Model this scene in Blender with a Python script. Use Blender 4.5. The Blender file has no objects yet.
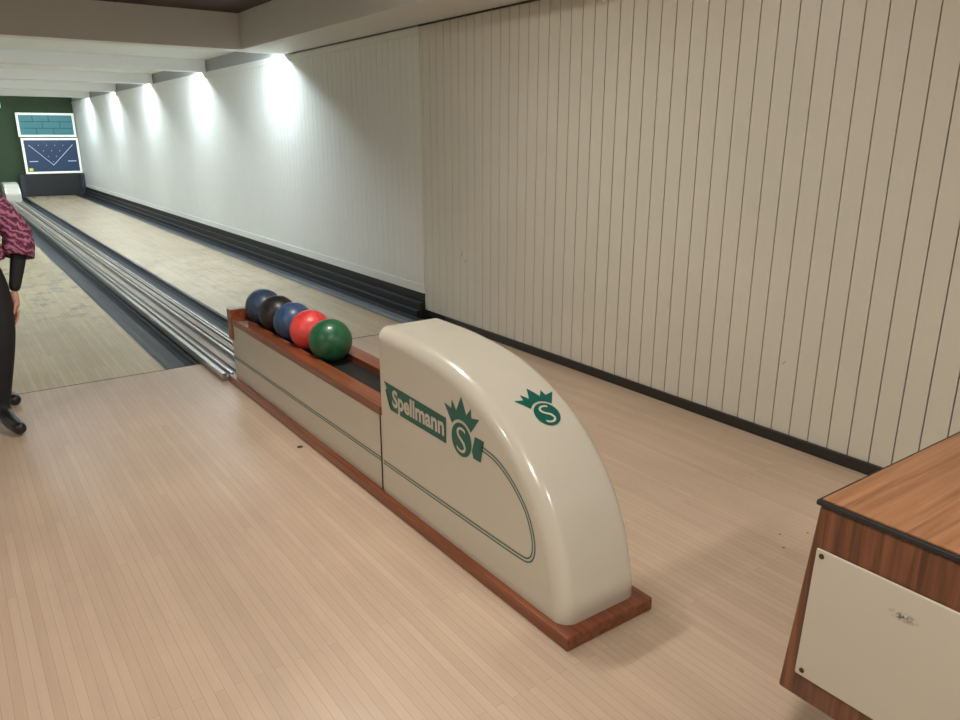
import bpy, bmesh, math, random
from mathutils import Vector, Matrix
random.seed(4)
S = bpy.context.scene
COL = S.collection

# ------------------------------------------------------------------ materials
def new_mat(name):
    m = bpy.data.materials.new(name); m.use_nodes = True
    return m, m.node_tree.nodes, m.node_tree.links, m.node_tree.nodes['Principled BSDF']

def plain(name, col, rough=0.5, metal=0.0, var=0.06, scale=6.0, coat=0.0, emit=None, es=0.0, bump=0.0):
    m, n, l, p = new_mat(name)
    tc = n.new('ShaderNodeTexCoord'); nz = n.new('ShaderNodeTexNoise')
    nz.inputs['Scale'].default_value = scale; nz.inputs['Detail'].default_value = 4
    l.new(tc.outputs['Object'], nz.inputs['Vector'])
    r = n.new('ShaderNodeMapRange')
    r.inputs['To Min'].default_value = 1 - var; r.inputs['To Max'].default_value = 1 + var
    l.new(nz.outputs['Fac'], r.inputs['Value'])
    mx = n.new('ShaderNodeVectorMath'); mx.operation = 'SCALE'
    mx.inputs[0].default_value = col[:3]
    l.new(r.outputs['Result'], mx.inputs['Scale'])
    l.new(mx.outputs['Vector'], p.inputs['Base Color'])
    p.inputs['Roughness'].default_value = rough
    p.inputs['Metallic'].default_value = metal
    p.inputs['Coat Weight'].default_value = coat
    p.inputs['Coat Roughness'].default_value = 0.08
    if emit:
        p.inputs['Emission Color'].default_value = (*emit, 1)
        p.inputs['Emission Strength'].default_value = es
    return m

def strip_floor(name, c1, c2, mortar, rough, coat, worn=None, worn_amt=0.0, pw=0.03, pl=1.4, zone=True, f0=.5, f1=.6, wscale=7, wy=1.0):
    m, n, l, p = new_mat(name)
    tc = n.new('ShaderNodeTexCoord'); mp = n.new('ShaderNodeMapping')
    mp.inputs['Rotation'].default_value = (0, 0, math.radians(90))
    l.new(tc.outputs['Object'], mp.inputs['Vector'])
    br = n.new('ShaderNodeTexBrick')
    br.inputs['Scale'].default_value = 1
    br.inputs['Brick Width'].default_value = pl; br.inputs['Row Height'].default_value = pw
    br.inputs['Mortar Size'].default_value = 0.0007; br.inputs['Mortar Smooth'].default_value = 0.3
    br.inputs['Color1'].default_value = (*c1, 1); br.inputs['Color2'].default_value = (*c2, 1)
    br.inputs['Mortar'].default_value = (*mortar, 1); br.offset = 0.37; br.offset_frequency = 2
    l.new(mp.outputs['Vector'], br.inputs['Vector'])
    mp2 = n.new('ShaderNodeMapping'); mp2.inputs['Scale'].default_value = (18, 1.2, 1)
    l.new(tc.outputs['Object'], mp2.inputs['Vector'])
    nz = n.new('ShaderNodeTexNoise'); nz.inputs['Scale'].default_value = 2.2; nz.inputs['Detail'].default_value = 6
    l.new(mp2.outputs['Vector'], nz.inputs['Vector'])
    r = n.new('ShaderNodeMapRange'); r.inputs['To Min'].default_value = 0.90; r.inputs['To Max'].default_value = 1.08
    l.new(nz.outputs['Fac'], r.inputs['Value'])
    # broad uneven ageing
    nb = n.new('ShaderNodeTexNoise'); nb.inputs['Scale'].default_value = 1.3; nb.inputs['Detail'].default_value = 5
    l.new(tc.outputs['Object'], nb.inputs['Vector'])
    rb = n.new('ShaderNodeMapRange'); rb.inputs['From Min'].default_value = .3; rb.inputs['From Max'].default_value = .7
    rb.inputs['To Min'].default_value = 0.90; rb.inputs['To Max'].default_value = 1.05
    l.new(nb.outputs['Fac'], rb.inputs['Value'])
    mb = n.new('ShaderNodeMath'); mb.operation = 'MULTIPLY'
    l.new(r.outputs['Result'], mb.inputs[0]); l.new(rb.outputs['Result'], mb.inputs[1])
    sc = n.new('ShaderNodeVectorMath'); sc.operation = 'SCALE'
    l.new(br.outputs['Color'], sc.inputs[0]); l.new(mb.outputs[0], sc.inputs['Scale'])
    out = sc.outputs['Vector']
    mp3 = n.new('ShaderNodeMapping'); mp3.inputs['Scale'].default_value = (1, wy, 1)
    l.new(tc.outputs['Object'], mp3.inputs['Vector'])
    nz2 = n.new('ShaderNodeTexNoise'); nz2.inputs['Scale'].default_value = wscale; nz2.inputs['Detail'].default_value = 8
    nz2.inputs['Roughness'].default_value = 0.75
    l.new(mp3.outputs['Vector'], nz2.inputs['Vector'])
    if worn:
        cr = n.new('ShaderNodeMapRange')
        cr.inputs['From Min'].default_value = f0; cr.inputs['From Max'].default_value = f1
        cr.inputs['To Min'].default_value = 0; cr.inputs['To Max'].default_value = worn_amt
        l.new(nz2.outputs['Fac'], cr.inputs['Value'])
        fac = cr.outputs['Result']
        if zone:
            sx = n.new('ShaderNodeSeparateXYZ'); l.new(tc.outputs['Object'], sx.inputs[0])
            z1 = n.new('ShaderNodeMapRange'); z1.interpolation_type = 'SMOOTHSTEP'
            z1.inputs['From Min'].default_value = 13.5; z1.inputs['From Max'].default_value = 9.5
            l.new(sx.outputs['Y'], z1.inputs['Value'])
            z2 = n.new('ShaderNodeMapRange'); z2.interpolation_type = 'SMOOTHSTEP'
            z2.inputs['From Min'].default_value = 6.2; z2.inputs['From Max'].default_value = 8.0
            l.new(sx.outputs['Y'], z2.inputs['Value'])
            mu = n.new('ShaderNodeMath'); mu.operation = 'MULTIPLY'
            l.new(z1.outputs['Result'], mu.inputs[0]); l.new(z2.outputs['Result'], mu.inputs[1])
            mu2 = n.new('ShaderNodeMath'); mu2.operation = 'MULTIPLY'
            l.new(mu.outputs[0], mu2.inputs[0]); l.new(fac, mu2.inputs[1]); fac = mu2.outputs[0]
        mix = n.new('ShaderNodeMix'); mix.data_type = 'RGBA'
        mix.inputs['B'].default_value = (*worn, 1)
        l.new(fac, mix.inputs['Factor']); l.new(out, mix.inputs['A'])
        out = mix.outputs['Result']
    l.new(out, p.inputs['Base Color'])
    rr = n.new('ShaderNodeMapRange'); rr.inputs['To Min'].default_value = rough * 0.85; rr.inputs['To Max'].default_value = rough * 1.2
    l.new(nz2.outputs['Fac'], rr.inputs['Value']); l.new(rr.outputs['Result'], p.inputs['Roughness'])
    p.inputs['Coat Weight'].default_value = coat; p.inputs['Coat Roughness'].default_value = 0.25
    return m

def grain(name, c1, c2, axis=2, rough=0.35, stretch=30, coat=0.2):
    m, n, l, p = new_mat(name)
    tc = n.new('ShaderNodeTexCoord'); mp = n.new('ShaderNodeMapping')
    s = [stretch] * 3; s[axis] = 1.2
    mp.inputs['Scale'].default_value = s
    l.new(tc.outputs['Object'], mp.inputs['Vector'])
    nz = n.new('ShaderNodeTexNoise'); nz.inputs['Scale'].default_value = 1.6; nz.inputs['Detail'].default_value = 7
    nz.inputs['Distortion'].default_value = 0.6
    l.new(mp.outputs['Vector'], nz.inputs['Vector'])
    cr = n.new('ShaderNodeValToRGB')
    cr.color_ramp.elements[0].position = 0.36; cr.color_ramp.elements[0].color = (*c1, 1)
    cr.color_ramp.elements[1].position = 0.62; cr.color_ramp.elements[1].color = (*c2, 1)
    l.new(nz.outputs['Fac'], cr.inputs['Fac']); l.new(cr.outputs['Color'], p.inputs['Base Color'])
    p.inputs['Roughness'].default_value = rough; p.inputs['Coat Weight'].default_value = coat
    return m

def emis(name, col, s):
    m, n, l, p = new_mat(name)
    p.inputs['Base Color'].default_value = (0.9, 0.9, 0.9, 1)
    p.inputs['Emission Color'].default_value = (*col, 1); p.inputs['Emission Strength'].default_value = s
    return m

M_APP = strip_floor('approach_maple', (0.615, 0.475, 0.355), (0.555, 0.42, 0.31), (0.38, 0.27, 0.19), 0.34, 0.15,
                    worn=(0.40, 0.33, 0.27), worn_amt=0.35, zone=False, f0=.56, f1=.72, wscale=6, wy=.35)
M_LANE = strip_floor('lane_maple', (0.64, 0.52, 0.335), (0.57, 0.45, 0.28), (0.38, 0.30, 0.19), 0.22, 0.35,
                     worn=(0.15, 0.165, 0.19), worn_amt=0.55, wscale=5, wy=.6)
M_LANE2 = strip_floor('lane_maple_light_wear', (0.62, 0.50, 0.325), (0.55, 0.43, 0.27), (0.38, 0.30, 0.19), 0.22, 0.35,
                     worn=(0.20, 0.21, 0.22), worn_amt=0.35, wscale=5, wy=.6)
M_GUT = plain('gutter_dark', (0.024, 0.028, 0.040), 0.4, var=0.3, scale=8)
M_BLACK = plain('black_paint', (0.012, 0.012, 0.013), 0.5)
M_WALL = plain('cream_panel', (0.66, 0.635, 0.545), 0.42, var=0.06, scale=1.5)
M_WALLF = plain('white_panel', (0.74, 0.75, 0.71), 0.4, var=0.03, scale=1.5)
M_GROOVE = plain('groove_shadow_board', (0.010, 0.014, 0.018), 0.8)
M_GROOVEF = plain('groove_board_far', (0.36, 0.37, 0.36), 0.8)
M_BASE = plain('baseboard_dark', (0.020, 0.019, 0.016), 0.45)
M_CEILD = grain('dark_ceiling_wood', (0.020, 0.006, 0.004), (0.045, 0.014, 0.008), axis=0, rough=0.6, stretch=12, coat=0)
M_CEILW = plain('ceiling_white', (0.80, 0.81, 0.79), 0.7, var=0.03, scale=2)
M_SOFF = plain('soffit_cream', (0.72, 0.71, 0.67), 0.6, var=0.03, scale=2)
M_GREEN = plain('dark_green_wall', (0.030, 0.058, 0.022), 0.7, var=0.1)
M_LACQ = plain('cream_lacquer', (0.60, 0.57, 0.49), 0.24, var=0.02, scale=2, coat=0.5)
M_SIDE = plain('cream_side_panel', (0.58, 0.55, 0.465), 0.33, var=0.03, scale=3, coat=0.15)
M_LOGO = plain('green_print', (0.003, 0.105, 0.080), 0.35, var=0.1)
M_LOGOL = plain('cream_print', (0.58, 0.555, 0.475), 0.35)
M_RWOOD = grain('red_brown_wood', (0.17, 0.043, 0.016), (0.27, 0.082, 0.032), axis=1, rough=0.3)
M_STEEL = plain('rail_metal', (0.62, 0.61, 0.60), 0.28, metal=1.0, var=0.1)
M_TAUPE = plain('track_cover', (0.20, 0.17, 0.145), 0.35, var=0.15, scale=4)
M_TAUPE2 = plain('track_slat', (0.34, 0.285, 0.23), 0.35, var=0.15, scale=4)
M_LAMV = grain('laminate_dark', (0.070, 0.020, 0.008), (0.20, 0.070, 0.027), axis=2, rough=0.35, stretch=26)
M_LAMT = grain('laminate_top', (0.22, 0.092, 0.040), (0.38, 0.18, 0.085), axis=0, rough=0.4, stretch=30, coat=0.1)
M_SCREW = plain('screw_dark', (0.08, 0.03, 0.02), 0.4, metal=0.4)
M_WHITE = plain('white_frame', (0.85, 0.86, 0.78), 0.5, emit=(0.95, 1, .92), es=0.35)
M_TEAL = plain('teal_display', (0.025, 0.17, 0.19), 0.4, emit=(0.03, 0.25, 0.27), es=0.2)
M_NAVY = plain('navy_display', (0.012, 0.03, 0.08), 0.4, emit=(0.01, 0.04, 0.10), es=0.3)
M_PALE = plain('pale_marks', (0.5, 0.65, 0.7), 0.5, emit=(0.6, 0.8, 0.85), es=0.2)
M_YEL = plain('yellow_label', (0.8, 0.8, 0.05), 0.5)
M_TUBE = emis('tube_glow', (0.80, 0.92, 1.0), 48)
M_TUBEW = emis('tube_glow_warm', (1.0, 0.93, 0.84), 26)
M_FIX = plain('fixture_body', (0.75, 0.75, 0.72), 0.5)
M_SCUFF = plain('scuff_mark', (0.28, 0.22, 0.16), 0.6)

m, n, l, p = new_mat('cover_plate'); M_PLATE = m
tc = n.new('ShaderNodeTexCoord')
sb = n.new('ShaderNodeVectorMath'); sb.operation = 'SUBTRACT'; sb.inputs[1].default_value = (1.434, .557, .628)
ml = n.new('ShaderNodeVectorMath'); ml.operation = 'MULTIPLY'; ml.inputs[1].default_value = (0, 30, 80)
ln = n.new('ShaderNodeVectorMath'); ln.operation = 'LENGTH'
l.new(tc.outputs['Object'], sb.inputs[0]); l.new(sb.outputs[0], ml.inputs[0]); l.new(ml.outputs[0], ln.inputs[0])
r1 = n.new('ShaderNodeMapRange'); r1.inputs['From Min'].default_value = 1; r1.inputs['From Max'].default_value = .3
l.new(ln.outputs['Value'], r1.inputs['Value'])
nz = n.new('ShaderNodeTexNoise'); nz.inputs['Scale'].default_value = 160; nz.inputs['Detail'].default_value = 3
l.new(tc.outputs['Object'], nz.inputs['Vector'])
r2 = n.new('ShaderNodeMapRange'); r2.inputs['From Min'].default_value = .42; r2.inputs['From Max'].default_value = .6
l.new(nz.outputs['Fac'], r2.inputs['Value'])
mm = n.new('ShaderNodeMath'); mm.operation = 'MULTIPLY'; l.new(r1.outputs[0], mm.inputs[0]); l.new(r2.outputs[0], mm.inputs[1])
mx = n.new('ShaderNodeMix'); mx.data_type = 'RGBA'
mx.inputs['A'].default_value = (.53,.50,.42,1); mx.inputs['B'].default_value = (.08,.07,.06,1)
l.new(mm.outputs[0], mx.inputs['Factor']); l.new(mx.outputs['Result'], p.inputs['Base Color'])
p.inputs['Roughness'].default_value = .42

# ------------------------------------------------------------------ mesh helpers
class B:
    def __init__(s): s.v = []; s.f = []; s.m = []
    def box(s, x0, x1, y0, y1, z0, z1, mi=0):
        b = len(s.v)
        s.v += [(x0,y0,z0),(x1,y0,z0),(x1,y1,z0),(x0,y1,z0),(x0,y0,z1),(x1,y0,z1),(x1,y1,z1),(x0,y1,z1)]
        for q in [(0,3,2,1),(4,5,6,7),(0,1,5,4),(1,2,6,5),(2,3,7,6),(3,0,4,7)]:
            s.f.append([b+i for i in q]); s.m.append(mi)
    def prism_y(s, prof, y0, y1, mi=0):
        b = len(s.v); n = len(prof)
        s.v += [(x, y0, z) for x, z in prof] + [(x, y1, z) for x, z in prof]
        for i in range(n):
            j = (i+1) % n
            s.f.append([b+i, b+j, b+n+j, b+n+i]); s.m.append(mi)
        s.f.append([b+i for i in range(n)][::-1]); s.m.append(mi)
        s.f.append([b+n+i for i in range(n)]); s.m.append(mi)
    def prism_x(s, prof, x0, x1, mi=0):
        b = len(s.v); n = len(prof)
        s.v += [(x0, y, z) for y, z in prof] + [(x1, y, z) for y, z in prof]
        for i in range(n):
            j = (i+1) % n
            s.f.append([b+i, b+j, b+n+j, b+n+i]); s.m.append(mi)
        s.f.append([b+i for i in range(n)][::-1]); s.m.append(mi)
        s.f.append([b+n+i for i in range(n)]); s.m.append(mi)
    def raw(s, vs, fs, mi=0):
        b = len(s.v); s.v += [tuple(v) for v in vs]
        for f in fs: s.f.append([b+i for i in f]); s.m.append(mi)
    def build(s, name, mats, parent=None, bevel=0, seg=3, smooth=False, angle=30, recalc=True):
        me = bpy.data.meshes.new(name); me.from_pydata(s.v, [], s.f)
        for m in mats: me.materials.append(m)
        for p, mi in zip(me.polygons, s.m): p.material_index = mi
        if recalc:
            bm = bmesh.new(); bm.from_mesh(me); bmesh.ops.recalc_face_normals(bm, faces=bm.faces)
            bm.to_mesh(me); bm.free()
        o = bpy.data.objects.new(name, me); COL.objects.link(o)
        if parent: o.parent = parent
        if bevel:
            bv = o.modifiers.new('bevel', 'BEVEL'); bv.width = bevel; bv.segments = seg
            bv.limit_method = 'ANGLE'; bv.angle_limit = math.radians(angle)
        if smooth:
            for p in me.polygons: p.use_smooth = True
        return o

def empty(name):
    e = bpy.data.objects.new(name, None); COL.objects.link(e); e.empty_display_size = 0.1
    return e

# ------------------------------------------------------------------ room
XW = 3.41; XL = -3.6; YB = -2.6; YF = 23.6; YFOUL = 5.27
b = B(); b.box(XL, XW+0.2, YB, YFOUL, -0.12, 0, 0)
b.box(XL, XW+0.2, YFOUL, YF+0.6, -0.2, -0.12, 1)
b.build('floor', [M_APP, M_BLACK])

b = B()
PW = 0.105
b.box(XW+0.012, XW+0.2, YB, YFOUL+0.36, 0, 2.8, 1)
y = YB
while y < YFOUL+0.34:
    y1 = min(y+PW, YFOUL+0.36)
    b.box(XW, XW+0.012, y+0.0032, y1-0.0032, 0.055, 2.40, 0)
    y = y1
# scuffs on the planking
for (yy, zz, dy, dz) in [(5.05,.60,.02,.045),(5.0,.56,.015,.03),(2.1,.42,.012,.02)]:
    b.raw([(XW-.0008, yy, zz), (XW-.0008, yy+dy*.3, zz+.002), (XW-.0008, yy-dy, zz+dz), (XW-.0008, yy-dy*1.2, zz+dz*.9)], [(0,1,2,3)], 5)
Y2 = YFOUL+0.36
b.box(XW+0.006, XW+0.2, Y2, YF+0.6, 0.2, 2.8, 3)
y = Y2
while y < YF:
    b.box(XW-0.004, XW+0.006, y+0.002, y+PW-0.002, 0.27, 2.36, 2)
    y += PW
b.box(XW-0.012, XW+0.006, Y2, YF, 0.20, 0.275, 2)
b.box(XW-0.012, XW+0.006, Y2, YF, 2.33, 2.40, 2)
b.box(XW+0.0, XW+0.2, Y2, YF+0.6, -0.12, 0.20, 4)
b.build('wall_right', [M_WALL, M_GROOVE, M_WALLF, M_GROOVEF, M_BLACK, M_SCUFF])

b = B(); b.box(XW-0.02, XW-0.001, YB, YFOUL, 0, 0.058, 0)
b.build('baseboard_right', [M_BASE], bevel=0.003)
b = B(); b.box(XW-0.012, XW-0.001, YB, 8.3, 2.388, 2.399, 0)  # added dark strip, colours in the dark crack where wall meets soffit
b.build('crack_dark_strip_1', [M_BASE])
b = B(); b.box(XL-0.2, XL, YB-0.2, YF+0.6, -0.12, 2.8, 0); b.build('wall_left', [M_WALL])
b = B(); b.box(XL, XW+0.2, YB-0.2, YB, -0.12, 2.8, 0); b.build('wall_back', [M_WALL])
b = B(); b.box(XL, XW+0.2, YF+0.02, YF+0.2, -0.12, 2.8, 0); b.build('wall_far', [M_GREEN])

b = B()
b.box(XL, XW+0.2, YB, 8.3, 2.75, 2.85, 0)
b.box(XL, XW+0.2, 8.45, YF+0.2, 2.56, 2.85, 1)
b.build('ceiling', [M_CEILD, M_CEILW])
b = B(); b.box(2.85, XW, YB, 8.299, 2.40, 2.749, 0); b.build('ceiling_soffit', [M_SOFF], bevel=0.004)
b = B()
for i, yy in enumerate([8.3, 11.4, 14.5, 17.6, 20.7]):
    b.box(XL, XW-0.013, yy, yy+0.22, 2.40, 2.85 if i == 0 else 2.56, 0)
b.build('ceiling_beam', [M_SOFF], bevel=0.004)

# ------------------------------------------------------------------ lanes, gutters
def lane(x0, x1, mt):
    b = B(); b.box(x0, x1, YFOUL+0.012, YF-0.4, -0.119, 0, 0)
    b.build('bowling_lane', [mt])
lane(-0.06, 1.093, M_LANE); lane(1.93, 3.08, M_LANE2); lane(-2.6, -1.5, M_LANE)
b = B(); b.box(XL, 1.328, YFOUL, YFOUL+0.008, -0.1, 0.0012, 0); b.box(1.70, 3.3, YFOUL, YFOUL+0.012, -0.1, 0.0012, 0)
b.build('foul_line', [M_BLACK])

def gutter(x0, x1, z_edge=0.0):
    xm = (x0+x1)/2; w = (x1-x0)/2
    prof = [(x0, z_edge-0.004), (x0+0.02, z_edge-0.004)]
    for k in range(0, 9):
        a = math.pi*k/8
        prof.append((xm-(w-0.02)*math.cos(a), z_edge-0.006-0.07*math.sin(a)))
    prof += [(x1-0.02, z_edge-0.004), (x1, z_edge-0.004), (x1, -0.118), (x0, -0.118)]
    b = B(); b.prism_y(prof, YFOUL+0.012, YF-0.4, 0)
    return b.build('lane_gutter', [M_GUT])
gutter(1.094, 1.328); gutter(1.70, 1.929); gutter(3.081, 3.32); gutter(-0.30, -0.061)
b = B()
b.box(3.321, 3.36, Y2, YF-0.4, -0.118, 0.05, 0)
b.box(3.361, 3.405, Y2, YF-0.4, -0.118, 0.12, 0)
b.build('gutter_kickboard', [M_BLACK], bevel=0.004)

YT = 20.95
b = B()
b.box(1.333, 1.695, 4.78, YT, 0.001, 0.03, 0)
for x, w, mi, z in [(1.335, .03, 1, .055), (1.395, .018, 1, .05), (1.45, .05, 2, .042), (1.53, .02, 1, .06), (1.585, .05, 2, .042), (1.64, .018, 1, .055), (1.672, .02, 1, .05)]:
    b.box(x, x+w, 4.78, YT, 0.03, z, mi)
b.build('ball_return_track', [M_TAUPE, M_STEEL, M_TAUPE2], bevel=0.004, seg=2)
b = B()
prof = [(21.9, -.1), (21.9, 0.46), (21.6, 0.46), (21.35, 0.43), (21.15, 0.35), (21.02, 0.22), (21.0, -.1)]
b.prism_x(prof, 1.36, 1.68, 0)
b.build('pit_return_hood', [M_LACQ], bevel=0.03)

# ------------------------------------------------------------------ pit and boards
pit = empty('pit_front_unit')
b = B(); b.box(1.95, 3.38, YF-0.28, YF-0.25, -0.11, 0.56, 0)  # flat black board stands in for the unlit dark of the pit
b.box(1.88, 1.98, YF-.38, YF-0.05, -0.11, 0.56, 1); b.box(3.30, 3.39, YF-.38, YF-0.05, -0.11, 0.56, 1)
b.build('pit_dark_board_posts', [M_BLACK, M_GUT], parent=pit)

def board(name, x0, x1, z0, z1, scr):
    e = empty(name); yb = YF-0.30
    b = B(); t = 0.055
    b.box(x0, x1, yb, yb+0.06, z0, z1, 0)
    b.build('casing', [M_WHITE], parent=e, bevel=0.006)
    b = B(); b.box(x0+t, x1-t, yb-0.006, yb-0.001, z0+t, z1-t, 0)
    b.build('display_face', [scr], parent=e)
    return e, yb-0.012, x0+t, x1-t, z0+t, z1-t
e, yb, a0, a1, c0, c1 = board('score_display', 2.02, 3.36, 1.50, 2.10, M_TEAL)
b = B()
for k in (1, 2):
    z = c0+(c1-c0)*k/3; b.box(a0+.03, a1-.03, yb, yb+.004, z-.008, z+.008, 0)
for row, cuts in enumerate([(0.3, 0.62), (0.42, 0.75), (0.25, 0.55)]):
    zz0 = c0+(c1-c0)*row/3; zz1 = c0+(c1-c0)*(row+1)/3
    for q in cuts:
        x = a0+(a1-a0)*q; b.box(x-.008, x+.008, yb, yb+.004, zz0, zz1, 0)
b.build('grid_lines', [M_NAVY], parent=e)
e, yb, a0, a1, c0, c1 = board('pin_indicator_board', 2.05, 3.38, 0.57, 1.475, M_NAVY)
b = B()
xm = (a0+a1)/2
def seg(bb, p, q, w, y, mi=0):
    p = Vector(p); q = Vector(q); d = (q-p).normalized(); nn = Vector((-d.y, d.x))*w
    pts = [p+nn, q+nn, q-nn, p-nn]
    bb.raw([(v.x, y, v.y) for v in pts]+[(v.x, y+.004, v.y) for v in pts], [(0,1,2,3),(4,7,6,5),(0,4,5,1),(1,5,6,2),(2,6,7,3),(3,7,4,0)], mi)
seg(b, (a0+.10, c1-.12), (xm, c0+.16), .006, yb); seg(b, (a1-.10, c1-.12), (xm, c0+.16), .006, yb)
for r in range(4):
    for k in range(4-r):
        x = xm+(k-(3-r)/2)*.19; z = c1-.13-r*.14
        b.box(x-.008, x+.008, yb, yb+.004, z-.008, z+.008, 0)
b.box(a0+.06, a0+.26, yb, yb+.004, c0+.25, c0+.27, 0); b.box(a1-.26, a1-.06, yb, yb+.004, c0+.25, c0+.27, 0)
b.box(a0+.03, a0+.12, yb, yb+.004, c0+.02, c0+.09, 1)
b.build('markings', [M_PALE, M_YEL], parent=e)
b = B(); b.box(1.45, 1.75, YF-.06, YF+.0, 2.22, 2.34, 0)
b.build('exit_sign', [emis('sign_teal', (0.1, 0.8, 0.6), 1.0)])

# ------------------------------------------------------------------ lights
def area(name, loc, sx, sy, power, col, parent):
    L = bpy.data.lights.new(name, 'AREA'); L.shape = 'RECTANGLE'; L.size = sx; L.size_y = sy
    L.energy = power; L.color = col
    o = bpy.data.objects.new(name, L); COL.objects.link(o); o.location = loc; o.parent = parent
    return o
def tube(bb, x0, x1, y, z, r, mi):
    n = 10; b0 = len(bb.v)
    for x in (x0, x1):
        for k in range(n):
            a = 2*math.pi*k/n; bb.v.append((x, y+r*math.cos(a), z+r*math.sin(a)))
    for k in range(n):
        j = (k+1) % n; bb.f.append([b0+k, b0+j, b0+n+j, b0+n+k]); bb.m.append(mi)
    bb.f.append([b0+k for k in range(n)]); bb.m.append(mi); bb.f.append([b0+n+k for k in range(n)]); bb.m.append(mi)
for yy in [8.3, 11.4, 14.5, 17.6, 20.7]:
    for (xa, xb, pw) in [(2.12, 3.375, 30), (-0.1, 1.15, 22), (-2.6, -1.4, 12)]:
        e = empty('fluorescent_lamp')
        b = B(); b.box(xa, xb, yy+0.31, yy+0.37, 2.525, 2.559, 0)
        tube(b, xa+.02, xb-.02, yy+0.34, 2.485, 0.018, 1)
        b.build('housing', [M_FIX, M_TUBE], parent=e)
        area('tube_light', (0.5*(xa+xb), yy+0.34, 2.46), xb-xa, 0.05, pw, (0.80, 0.92, 1.0), e)
for (xa, yy, pw) in [(0.05, 0.3, 44), (1.15, 3.3, 36), (1.75, -1.2, 38), (-2.4, 2.5, 36)]:
    e = empty('ceiling_lamp')
    b = B(); b.box(xa, xa+.5, yy-.09, yy+.09, 2.70, 2.749, 0)
    tube(b, xa+.03, xa+.47, yy-.04, 2.685, .018, 1); tube(b, xa+.03, xa+.47, yy+.04, 2.685, .018, 1)
    b.build('housing', [M_FIX, M_TUBEW], parent=e)
    area('lamp_light', (xa+.25, yy, 2.66), .5, .16, pw, (1.0, 0.92, 0.82), e)

# ------------------------------------------------------------------ ball return console
RX0, RX1 = 1.397, 1.735
con = empty('ball_return_console')
key = [(1.500,.045),(1.512,.14),(1.555,.29),(1.63,.43),(1.735,.548),(1.87,.645),(2.03,.717),(2.20,.760),(2.42,.783),(2.60,.787),(2.66,.787)]
def cr(p0,p1,p2,p3,t):
    return tuple(0.5*((2*b_)+(-a+c)*t+(2*a-5*b_+4*c-d)*t*t+(-a+3*b_-3*c+d)*t**3) for a,b_,c,d in zip(p0,p1,p2,p3))
prof = []
for i in range(len(key)-1):
    p0 = key[max(i-1,0)]; p3 = key[min(i+2,len(key)-1)]
    for k in range(5): prof.append(cr(p0,key[i],key[i+1],p3,k/5))
prof.append((2.70,.787))
R = 0.055; N = 8
nP = len(prof)
dirs = []
for i in range(nP):
    a = Vector(prof[max(i-1,0)]); c = Vector(prof[min(i+1,nP-1)]); d = (c-a).normalized()
    dirs.append(Vector((d.y, -d.x)))
dirs[0] = Vector((1, 0)); dirs[-1] = Vector((-.35, -1))
body_prof = prof + [(2.70,.045)]
dirs.append(Vector((-.35, 0)))
def ring(d):
    return [((p[0]+q.x*d), (p[1]+q.y*d)) for p, q in zip(body_prof, dirs)]
xc = (RX0+RX1)/2
sl = [(RX0+R*(1-math.sin(math.pi/2*k/N)), R*(1-math.cos(math.pi/2*k/N))) for k in range(N+1)]
seq = [(x, d) for x, d in reversed(sl)] + [(2*xc-x, d) for x, d in sl]
vs = []; fs = []; n = len(body_prof)
for x, d in seq:
    for (yy, zz) in ring(d): vs.append((x, yy, zz))
for s_ in range(len(seq)-1):
    for i in range(n):
        j = (i+1) % n
        fs.append([s_*n+i, s_*n+j, (s_+1)*n+j, (s_+1)*n+i])
fs.append([i for i in range(n)][::-1]); fs.append([(len(seq)-1)*n+i for i in range(n)])
b = B(); b.raw(vs, fs, 0)
o = b.build('hood', [M_LACQ], parent=con)
for p in o.data.polygons: p.use_smooth = len(p.vertices) == 4
bm = bmesh.new(); bm.from_mesh(o.data)
for ed in bm.edges:
    if len(ed.link_faces) == 2 and ed.calc_face_angle(0) > math.radians(38): ed.smooth = False
bm.to_mesh(o.data); bm.free()

b = B()
b.box(1.402, 1.73, 2.69, 4.70, .04, .400, 0)
b.build('side_panels', [M_SIDE], parent=con, bevel=0.004)
b = B(); b.box(1.398, 1.402, 2.702, 2.707, .05, .40, 0)
b.build('panel_seam', [M_BASE], parent=con)
b = B(); b.box(1.372, 1.757, 1.456, 4.76, 0.0005, .048, 0)
b.build('plinth', [M_RWOOD], parent=con, bevel=0.006)
cx = (1.402+1.73)/2; g = .083
b = B()
b.box(1.395, cx-g, 2.695, 4.70, .4005, .440, 0); b.box(cx+g, 1.738, 2.695, 4.70, .4005, .440, 0)
b.box(1.392, 1.741, 4.66, 4.735, .30, .495, 0)
b.box(cx-g, cx+g, 2.70, 4.66, .4005, .406, 1)
b.build('ball_rails', [M_RWOOD, M_BLACK], parent=con, bevel=0.008)

def ribbon(bb, pts, w, xfn):
    n = len(pts); vs = []
    for i in range(n):
        p = Vector(pts[i]); a = Vector(pts[max(i-1,0)]); c = Vector(pts[min(i+1,n-1)])
        d = (c-a).normalized(); nn = Vector((-d.y, d.x))*w
        for q in (p+nn, p-nn): vs.append((xfn(q.x), q.x, q.y))
    bb.raw(vs, [(2*i,2*i+1,2*i+3,2*i+2) for i in range(n-1)], 0)
def offs(pts, o_):
    out = []; n = len(pts)
    for i in range(n):
        p = Vector(pts[i]); a = Vector(pts[max(i-1,0)]); c = Vector(pts[min(i+1,n-1)])
        d = (c-a).normalized(); q = p+Vector((-d.y, d.x))*o_; out.append((q.x,q.y))
    return out
def smooth_path(k, m=6):
    out = []
    for i in range(len(k)-1):
        p0 = k[max(i-1,0)]; p3 = k[min(i+2,len(k)-1)]
        for q in range(m): out.append(cr(p0,k[i],k[i+1],p3,q/m))
    out.append(k[-1]); return out
b = B()
pa = [(4.69,.182),(2.71,.192)]
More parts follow.
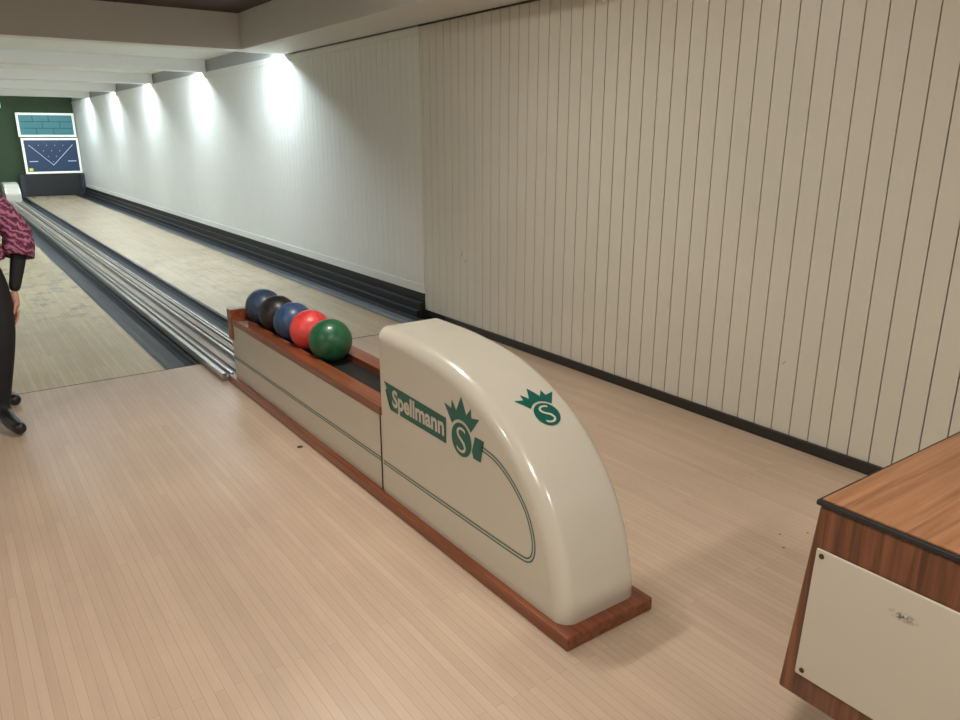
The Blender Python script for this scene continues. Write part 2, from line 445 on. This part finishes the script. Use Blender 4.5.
pb = smooth_path([(2.68,.192),(2.2,.193),(1.85,.195),(1.73,.197),(1.685,.205),(1.662,.235),(1.662,.29),(1.69,.36),(1.735,.415),(1.80,.465),(1.87,.498),(1.955,.512)])
for of in (-.0065, .0065):
    ribbon(b, offs(pa, of), .0026, lambda y: 1.4008)
    ribbon(b, offs(pb, of), .0026, lambda y: RX0-.0012)
b.build('pinstripe', [M_LOGO], parent=con, recalc=False)

def text_geo(body, size, off=0.0):
    cu = bpy.data.curves.new('t', 'FONT'); cu.body = body; cu.size = size; cu.offset = off
    cu.align_x = 'CENTER'; cu.resolution_u = 4
    to = bpy.data.objects.new('t', cu); COL.objects.link(to)
    dg = bpy.context.evaluated_depsgraph_get(); dg.update()
    me = bpy.data.meshes.new_from_object(to.evaluated_get(dg))
    vs = [v.co.copy() for v in me.vertices]; fs = [list(p.vertices) for p in me.polygons]
    bpy.data.objects.remove(to); bpy.data.meshes.remove(me)
    return vs, fs
def poly_geo(pts, cuts=0):
    bm = bmesh.new(); vv = [bm.verts.new((x, y, 0)) for x, y in pts]
    bm.faces.new(vv); bmesh.ops.triangulate(bm, faces=bm.faces)
    if cuts: bmesh.ops.subdivide_edges(bm, edges=bm.edges, cuts=cuts, use_grid_fill=True)
    bm.verts.index_update()
    vs = [v.co.copy() for v in bm.verts]; fs = [[v.index for v in f.verts] for f in bm.faces]
    bm.free(); return vs, fs
circ = [(math.cos(2*math.pi*k/32), math.sin(2*math.pi*k/32)) for k in range(32)]
arc = [(1.18*math.cos(math.radians(a)), 1.18*math.sin(math.radians(a))) for a in range(38, 143, 13)]
crown = arc + [(-1.75,1.75),(-1.0,1.6),(-.95,2.15),(-.5,1.62),(0,2.6),(.5,1.62),(.95,2.15),(1.0,1.6),(1.75,1.75)]
def emblem(bb, fn, r, cuts=0):
    v, f = poly_geo(circ, cuts); bb.raw([fn(p.x*r, p.y*r, 0) for p in v], f, 0)
    v, f = poly_geo(crown, cuts); bb.raw([fn(p.x*r, p.y*r, 0) for p in v], f, 0)
    v, f = text_geo('S', r*2.0, -r*.02)
    y0 = min(p.y for p in v); y1 = max(p.y for p in v); my = (y0+y1)/2
    bb.raw([fn(p.x*1.25, (p.y-my)*1.12, .0012) for p in v], f, 1)
fx = RX0-.0012
b = B()
def side(Y0, Z0): return lambda a, c, e: (fx-e, Y0-a, Z0+c)
ban = [(0,0),(.425,-.004),(.425,.098),(-.05,.114),(-.025,.085),(-.04,.083),(-.012,.055),(-.028,.053),(0,.03)]
f0 = side(2.60, .455)
v, f = poly_geo(ban); b.raw([f0(p.x,p.y,0) for p in v], f, 0)
v, f = text_geo('Spellmann', .102, .0034)
w = max(p.x for p in v)-min(p.x for p in v)
ft = side(2.382, .480)
b.raw([ft(p.x*.392/w, p.y*.98, .0012) for p in v], f, 1)
emblem(b, side(2.075, .500), .064)
v, f = poly_geo([(.066,-.02),(.075,-.045),(.12,-.045),(.14,.04),(.085,.04)])
fe = side(2.075, .50); b.raw([fe(p.x,p.y,0) for p in v], f, 0)
b.build('side_print', [M_LOGO, M_LOGOL], parent=con, recalc=False)
L = [0]
for i in range(1, len(prof)): L.append(L[-1]+(Vector(prof[i])-Vector(prof[i-1])).length)
def at(s_):
    for i in range(1, len(prof)):
        if L[i] >= s_:
            t = (s_-L[i-1])/(L[i]-L[i-1]); p = Vector(prof[i-1]).lerp(Vector(prof[i]), t)
            d = (Vector(prof[i])-Vector(prof[i-1])).normalized(); return p, Vector((-d.y, d.x))
    return Vector(prof[-1]), Vector((0,1))
s0 = L[min(range(len(prof)), key=lambda i: abs(prof[i][0]-1.84))]
def top(a, c, e):
    p, nn = at(s0+c); q = p+nn*(.0016+e); return (xc+.03+a, q.x, q.y)
b = B(); emblem(b, top, .050, 4)
b.build('front_print', [M_LOGO, M_LOGOL], parent=con, recalc=False)

# ------------------------------------------------------------------ bowling balls
def ball_mat(name, c, c2):
    m, n, l, p = new_mat(name)
    tc = n.new('ShaderNodeTexCoord'); nz = n.new('ShaderNodeTexNoise'); nz.inputs['Scale'].default_value = 9
    nz.inputs['Detail'].default_value = 6; nz.inputs['Distortion'].default_value = 1.5
    l.new(tc.outputs['Object'], nz.inputs['Vector'])
    r = n.new('ShaderNodeValToRGB'); r.color_ramp.elements[0].color = (*c, 1); r.color_ramp.elements[1].color = (*c2, 1)
    r.color_ramp.elements[0].position = .35; r.color_ramp.elements[1].position = .7
    l.new(nz.outputs['Fac'], r.inputs['Fac']); l.new(r.outputs['Color'], p.inputs['Base Color'])
    p.inputs['Roughness'].default_value = .38; p.inputs['Coat Weight'].default_value = .12
    return m
r = .113
cols = [((.010,.085,.035),(.025,.15,.07)), ((.62,.035,.035),(.80,.09,.08)), ((.025,.055,.14),(.05,.10,.21)),
        ((.010,.009,.011),(.028,.024,.026)), ((.025,.045,.09),(.05,.08,.15))]
zc = .44+math.sqrt(r*r-g*g)+.001
for i, (yy, c) in enumerate(zip([3.55, 3.81, 4.055, 4.295, 4.535], cols)):
    bm = bmesh.new(); bmesh.ops.create_uvsphere(bm, u_segments=48, v_segments=32, radius=r)
    me = bpy.data.meshes.new('bowling_ball'); bm.to_mesh(me); bm.free()
    for p in me.polygons: p.use_smooth = True
    me.materials.append(ball_mat('ball_resin', *c))
    o = bpy.data.objects.new('bowling_ball', me); COL.objects.link(o); o.location = (cx, yy, zc)
    o.rotation_euler = (i, .4*i, 1.3*i)

# ------------------------------------------------------------------ desk
desk = empty('scorer_desk')
DX, DX2, DZ = 1.441, 2.40, .80
b = B(); b.prism_x([(.762,DZ-.012),(.802,.295),(-.6,.295),(-.6,DZ-.012)], DX, DX2, 0)
b.build('carcass', [M_LAMV], parent=desk, bevel=0.008)
b = B(); b.box(DX-.006, DX2, -.61, .768, DZ-.012, DZ, 0)
b.build('edge_banding', [M_BLACK], parent=desk, bevel=0.003)
b = B(); b.box(DX+.003, DX2-.008, -.6, .759, DZ, DZ+.003, 0)
b.build('desk_top', [M_LAMT], parent=desk)
b = B(); b.prism_x([(.752,.690),(.762,.362),(-.5,.362),(-.5,.690)], DX-.007, DX-.0005, 0)
b.build('access_plate', [M_PLATE], parent=desk, bevel=0.003)
b = B()
for (yy, zz) in [(.738,.676),(.745,.378),(.30,.676),(.30,.378)]:
    n_ = 12; c = [(DX-.0085, yy+.006*math.cos(2*math.pi*k/n_), zz+.006*math.sin(2*math.pi*k/n_)) for k in range(n_)]
    d = [(DX-.006, p[1], p[2]) for p in c]
    b.raw(c+d, [list(range(n_))]+[[k,(k+1)%n_,n_+(k+1)%n_,n_+k] for k in range(n_)], 0)
b.build('screws', [M_SCREW], parent=desk)
b = B(); b.box(1.80, 2.25, -.5, .5, 0, .296, 0); b.build('pedestal', [M_LAMV], parent=desk)

b = B()
for (x, yy) in [(2.48,1.43),(2.56,1.50),(1.326,3.47),(2.66,1.44)]:
    n_ = 12; rr = .0045 if x != 1.326 else .016
    b.raw([(x+rr*math.cos(2*math.pi*k/n_), yy+rr*math.sin(2*math.pi*k/n_), .0015) for k in range(n_)], [list(range(n_))], 0)
b.build('approach_marker_dots', [M_BASE], recalc=False)

# ------------------------------------------------------------------ person walking back from the foul line
M_SKIN = plain('skin', (.62,.33,.24), .5, var=.05)
M_PANT = plain('black_trousers', (.010,.010,.014), .8, var=.2)
M_SHOE = plain('black_shoe', (.012,.012,.013), .35)
M_HAIR = plain('brown_hair', (.07,.035,.02), .6, var=.3, scale=40)
M_EYE = plain('eye_white', (.8,.8,.8), .3); M_LIP = plain('lips', (.45,.12,.11), .4)
m, n_, l_, p_ = new_mat('pink_patterned_shirt'); M_SHIRT = m
tc = n_.new('ShaderNodeTexCoord'); mp = n_.new('ShaderNodeMapping'); mp.inputs['Rotation'].default_value = (.5,.9,.5)
l_.new(tc.outputs['Object'], mp.inputs['Vector'])
ck = n_.new('ShaderNodeTexWave'); ck.inputs['Scale'].default_value = 10; ck.inputs['Distortion'].default_value = 9
ck.inputs['Detail'].default_value = 4; ck.inputs['Detail Scale'].default_value = 2.5
l_.new(mp.outputs['Vector'], ck.inputs['Vector'])
rp = n_.new('ShaderNodeValToRGB'); rp.color_ramp.elements[0].color = (.09,.02,.075,1); rp.color_ramp.elements[1].color = (.50,.24,.33,1)
el = rp.color_ramp.elements.new(.5); el.color = (.30,.05,.14,1)
l_.new(ck.outputs['Fac'], rp.inputs['Fac']); l_.new(rp.outputs['Color'], p_.inputs['Base Color']); p_.inputs['Roughness'].default_value = .8

per = empty('person')
def skin_mesh(name, nodes, edges, mats, mfn, root=0, sub=2, parent=per):
    me = bpy.data.meshes.new(name); me.from_pydata([nd[:3] for nd in nodes], edges, [])
    o = bpy.data.objects.new(name, me); COL.objects.link(o)
    o.modifiers.new('skin', 'SKIN')
    sv = me.skin_vertices
    if not sv:
        bpy.context.view_layer.objects.active = o
        bpy.ops.object.select_all(action='DESELECT'); o.select_set(True)
        bpy.ops.mesh.customdata_skin_add(); sv = me.skin_vertices
    for i, nd in enumerate(nodes):
        sv[0].data[i].radius = (nd[3], nd[4] if len(nd) > 4 else nd[3])
    roots = root if isinstance(root, (list, tuple)) else [root]
    for i in range(len(nodes)): sv[0].data[i].use_root = i in roots
    ss = o.modifiers.new('sub', 'SUBSURF'); ss.levels = sub; ss.render_levels = sub
    dg = bpy.context.evaluated_depsgraph_get(); dg.update()
    me2 = bpy.data.meshes.new_from_object(o.evaluated_get(dg))
    bpy.data.objects.remove(o)
    me2.materials.clear()
    for mt in mats: me2.materials.append(mt)
    for p in me2.polygons: p.use_smooth = True; p.material_index = mfn(p.center)
    o2 = bpy.data.objects.new(name, me2); COL.objects.link(o2); o2.parent = parent
    return o2
nodes = [(.05,4.88,.88,.135,.11),(.045,4.88,1.02,.12,.10),(.035,4.875,1.18,.14,.11),(.03,4.87,1.31,.07),(.03,4.85,1.40,.05),(.03,4.84,1.46,.052),
 (.19,4.875,1.285,.062),(.27,4.91,1.15,.05),(.35,4.94,1.03,.046),(.322,4.89,.89,.042),(.270,4.83,.715,.030),
 (-.13,4.875,1.285,.062),(-.21,4.91,1.15,.05),(-.27,4.95,1.03,.042),(-.255,4.89,.91,.038),(-.23,4.82,.785,.027),
 (.155,4.86,.80,.115),(.165,4.78,.63,.10),(.160,4.71,.48,.078),(.135,4.71,.30,.062),(.105,4.715,.095,.042),(.135,4.59,.048,.042),(.175,4.455,.040,.036),
 (-.04,4.90,.80,.10),(-.02,4.95,.63,.085),(.01,5.02,.48,.066),(.06,5.12,.30,.058),(.11,5.25,.11,.042),(.15,5.12,.050,.042),(.20,4.99,.040,.036)]
edges = [(0,1),(1,2),(2,3),(3,4),(4,5),(2,6),(6,7),(7,8),(8,9),(9,10),(2,11),(11,12),(12,13),(13,14),(14,15),
 (0,16),(16,17),(17,18),(18,19),(19,20),(20,21),(21,22),(0,23),(23,24),(24,25),(25,26),(26,27),(27,28),(28,29)]
def bodymat(c):
    if c.z < .105: return 2
    if c.z > 1.34: return 0
    return 1
skin_mesh('body', nodes, edges, [M_SKIN, M_PANT, M_SHOE], bodymat)

def loft(bb, rings, n=28, mi=0):
    b0 = len(bb.v)
    for (c, u, w) in rings:
        for k in range(n):
            a = 2*math.pi*k/n; fold = 1+.03*math.sin(5*a+c.z*9)
            bb.v.append(tuple(c+u*math.cos(a)*fold+w*math.sin(a)*fold))
    for i in range(len(rings)-1):
        for k in range(n):
            j = (k+1) % n; bb.f.append([b0+i*n+k, b0+i*n+j, b0+(i+1)*n+j, b0+(i+1)*n+k]); bb.m.append(mi)
b = B()
V = Vector
loft(b, [(V((.05,4.875,z)), V((rx,0,0)), V((0,ry,0))) for z, rx, ry in [(.90,.205,.165),(.96,.20,.16),(1.05,.188,.15),(1.15,.19,.145),(1.24,.195,.135),(1.30,.165,.11),(1.335,.10,.085),(1.36,.068,.068)]])
def sleeve(pts):
    rings = []
    for i, (p, r_) in enumerate(pts):
        a = V(pts[max(i-1,0)][0]); c = V(pts[min(i+1,len(pts)-1)][0]); d = (c-a).normalized()
        u = d.cross(V((0,1,0))).normalized(); w = d.cross(u).normalized()
        rings.append((V(p), u*r_, w*r_))
    loft(b, rings, 20)
sleeve([((.10,4.875,1.29),.05),((.19,4.875,1.275),.078),((.27,4.91,1.15),.076),((.340,4.94,1.03),.076),((.335,4.92,.96),.080),((.322,4.90,.90),.080)])
sleeve([((-.02,4.875,1.29),.05),((-.13,4.875,1.275),.078),((-.21,4.91,1.15),.076),((-.27,4.95,1.03),.078),((-.265,4.92,.975),.082),((-.26,4.90,.93),.085)])
o = b.build('shirt', [M_SHIRT], parent=per, smooth=True)
sm = o.modifiers.new('sol', 'SOLIDIFY'); sm.thickness = .006

def hand(name, w, sgn):
    w = V(w)
    nd = [(w.x, w.y, w.z+.02, .024, .02), (w.x, w.y-.010, w.z-.04, .022, .036), (w.x, w.y-.012, w.z-.078, .02, .038)]
    ed = [(0,1),(1,2)]; roots = [0]
    def chain(pts):
        b0 = len(nd)
        for i, p in enumerate(pts):
            nd.append((w.x+p[0], w.y+p[1], w.z+p[2], .0098-.0012*i))
            if i: ed.append((b0+i-1, b0+i))
        roots.append(b0)
    for k, (dy, ln) in enumerate([(-.042,.072),(-.022,.082),(-.001,.076),(.019,.06)]):
        chain([(0, dy, -.078), (-sgn*.002, dy-.002, -.085-ln*.4), (-sgn*.014, dy-.006, -.085-ln*.75), (-sgn*.03, dy-.008, -.085-ln*.98)])
    chain([(0,-.03,-.03), (-sgn*.008,-.058,-.055), (-sgn*.016,-.066,-.082), (-sgn*.022,-.066,-.102)])
    skin_mesh(name, nd, ed, [M_SKIN], lambda c: 0, root=roots)
hand('hand_l', (.268,4.825,.705), 1); hand('hand_r', (-.228,4.815,.775), -1)

bm = bmesh.new(); bmesh.ops.create_uvsphere(bm, u_segments=32, v_segments=24, radius=1)
for v in bm.verts:
    x, yv, z = v.co
    wx = .076*(1-.22*max(0,-z)**1.5); wy = .096
    v.co = V((x*wx, yv*wy-(.012 if z < -.3 and yv < 0 else 0), z*.115))
me = bpy.data.meshes.new('head'); bm.to_mesh(me); bm.free()
for p in me.polygons: p.use_smooth = True
me.materials.append(M_SKIN)
hd = bpy.data.objects.new('head', me); COL.objects.link(hd); hd.parent = per; hd.location = (.03,4.82,1.545)
def blob(name, loc, s, mt):
    bm = bmesh.new(); bmesh.ops.create_uvsphere(bm, u_segments=20, v_segments=14, radius=1)
    me = bpy.data.meshes.new(name); bm.to_mesh(me); bm.free()
    for p in me.polygons: p.use_smooth = True
    me.materials.append(mt)
    o = bpy.data.objects.new(name, me); COL.objects.link(o); o.location = loc; o.scale = s; o.parent = per; return o
blob('nose', (.03,4.722,1.525), (.013,.018,.024), M_SKIN)
for sx in (-1,1):
    blob('eye', (.03+sx*.03,4.735,1.55), (.013,.009,.008), M_EYE); blob('pupil', (.03+sx*.03,4.727,1.55), (.005,.003,.005), M_HAIR)
    blob('brow', (.03+sx*.03,4.733,1.572), (.018,.006,.004), M_HAIR)
    blob('ear', (.03+sx*.076,4.83,1.54), (.010,.018,.030), M_SKIN)
blob('mouth', (.03,4.733,1.485), (.024,.008,.007), M_LIP)
bm = bmesh.new(); bmesh.ops.create_uvsphere(bm, u_segments=32, v_segments=24, radius=1)
bmesh.ops.delete(bm, geom=[v for v in bm.verts if v.co.y < -.55 and v.co.z < .45 or v.co.z < -.75], context='VERTS')
for v in bm.verts: v.co = V((v.co.x*.086, v.co.y*.106+.01, v.co.z*.125))
me = bpy.data.meshes.new('hair'); bm.to_mesh(me); bm.free()
for p in me.polygons: p.use_smooth = True
me.materials.append(M_HAIR)
hr = bpy.data.objects.new('hair', me); COL.objects.link(hr); hr.parent = per; hr.location = (.03,4.825,1.552)
hr.modifiers.new('sol','SOLIDIFY').thickness = .006

# ------------------------------------------------------------------ world, camera
w = bpy.data.worlds.new('World'); S.world = w; w.use_nodes = True
w.node_tree.nodes['Background'].inputs[0].default_value = (.5,.5,.5,1); w.node_tree.nodes['Background'].inputs[1].default_value = .05
S.view_settings.view_transform = 'Standard'; S.view_settings.exposure = 0
cd = bpy.data.cameras.new('camera'); cam = bpy.data.objects.new('camera', cd); COL.objects.link(cam)
cd.sensor_width = 36; cd.lens = 28.125; cd.clip_start = .05
cam.location = (0,0,1.55); cam.rotation_euler = (math.radians(90-16.70), 0, math.radians(-35.47))
S.camera = cam
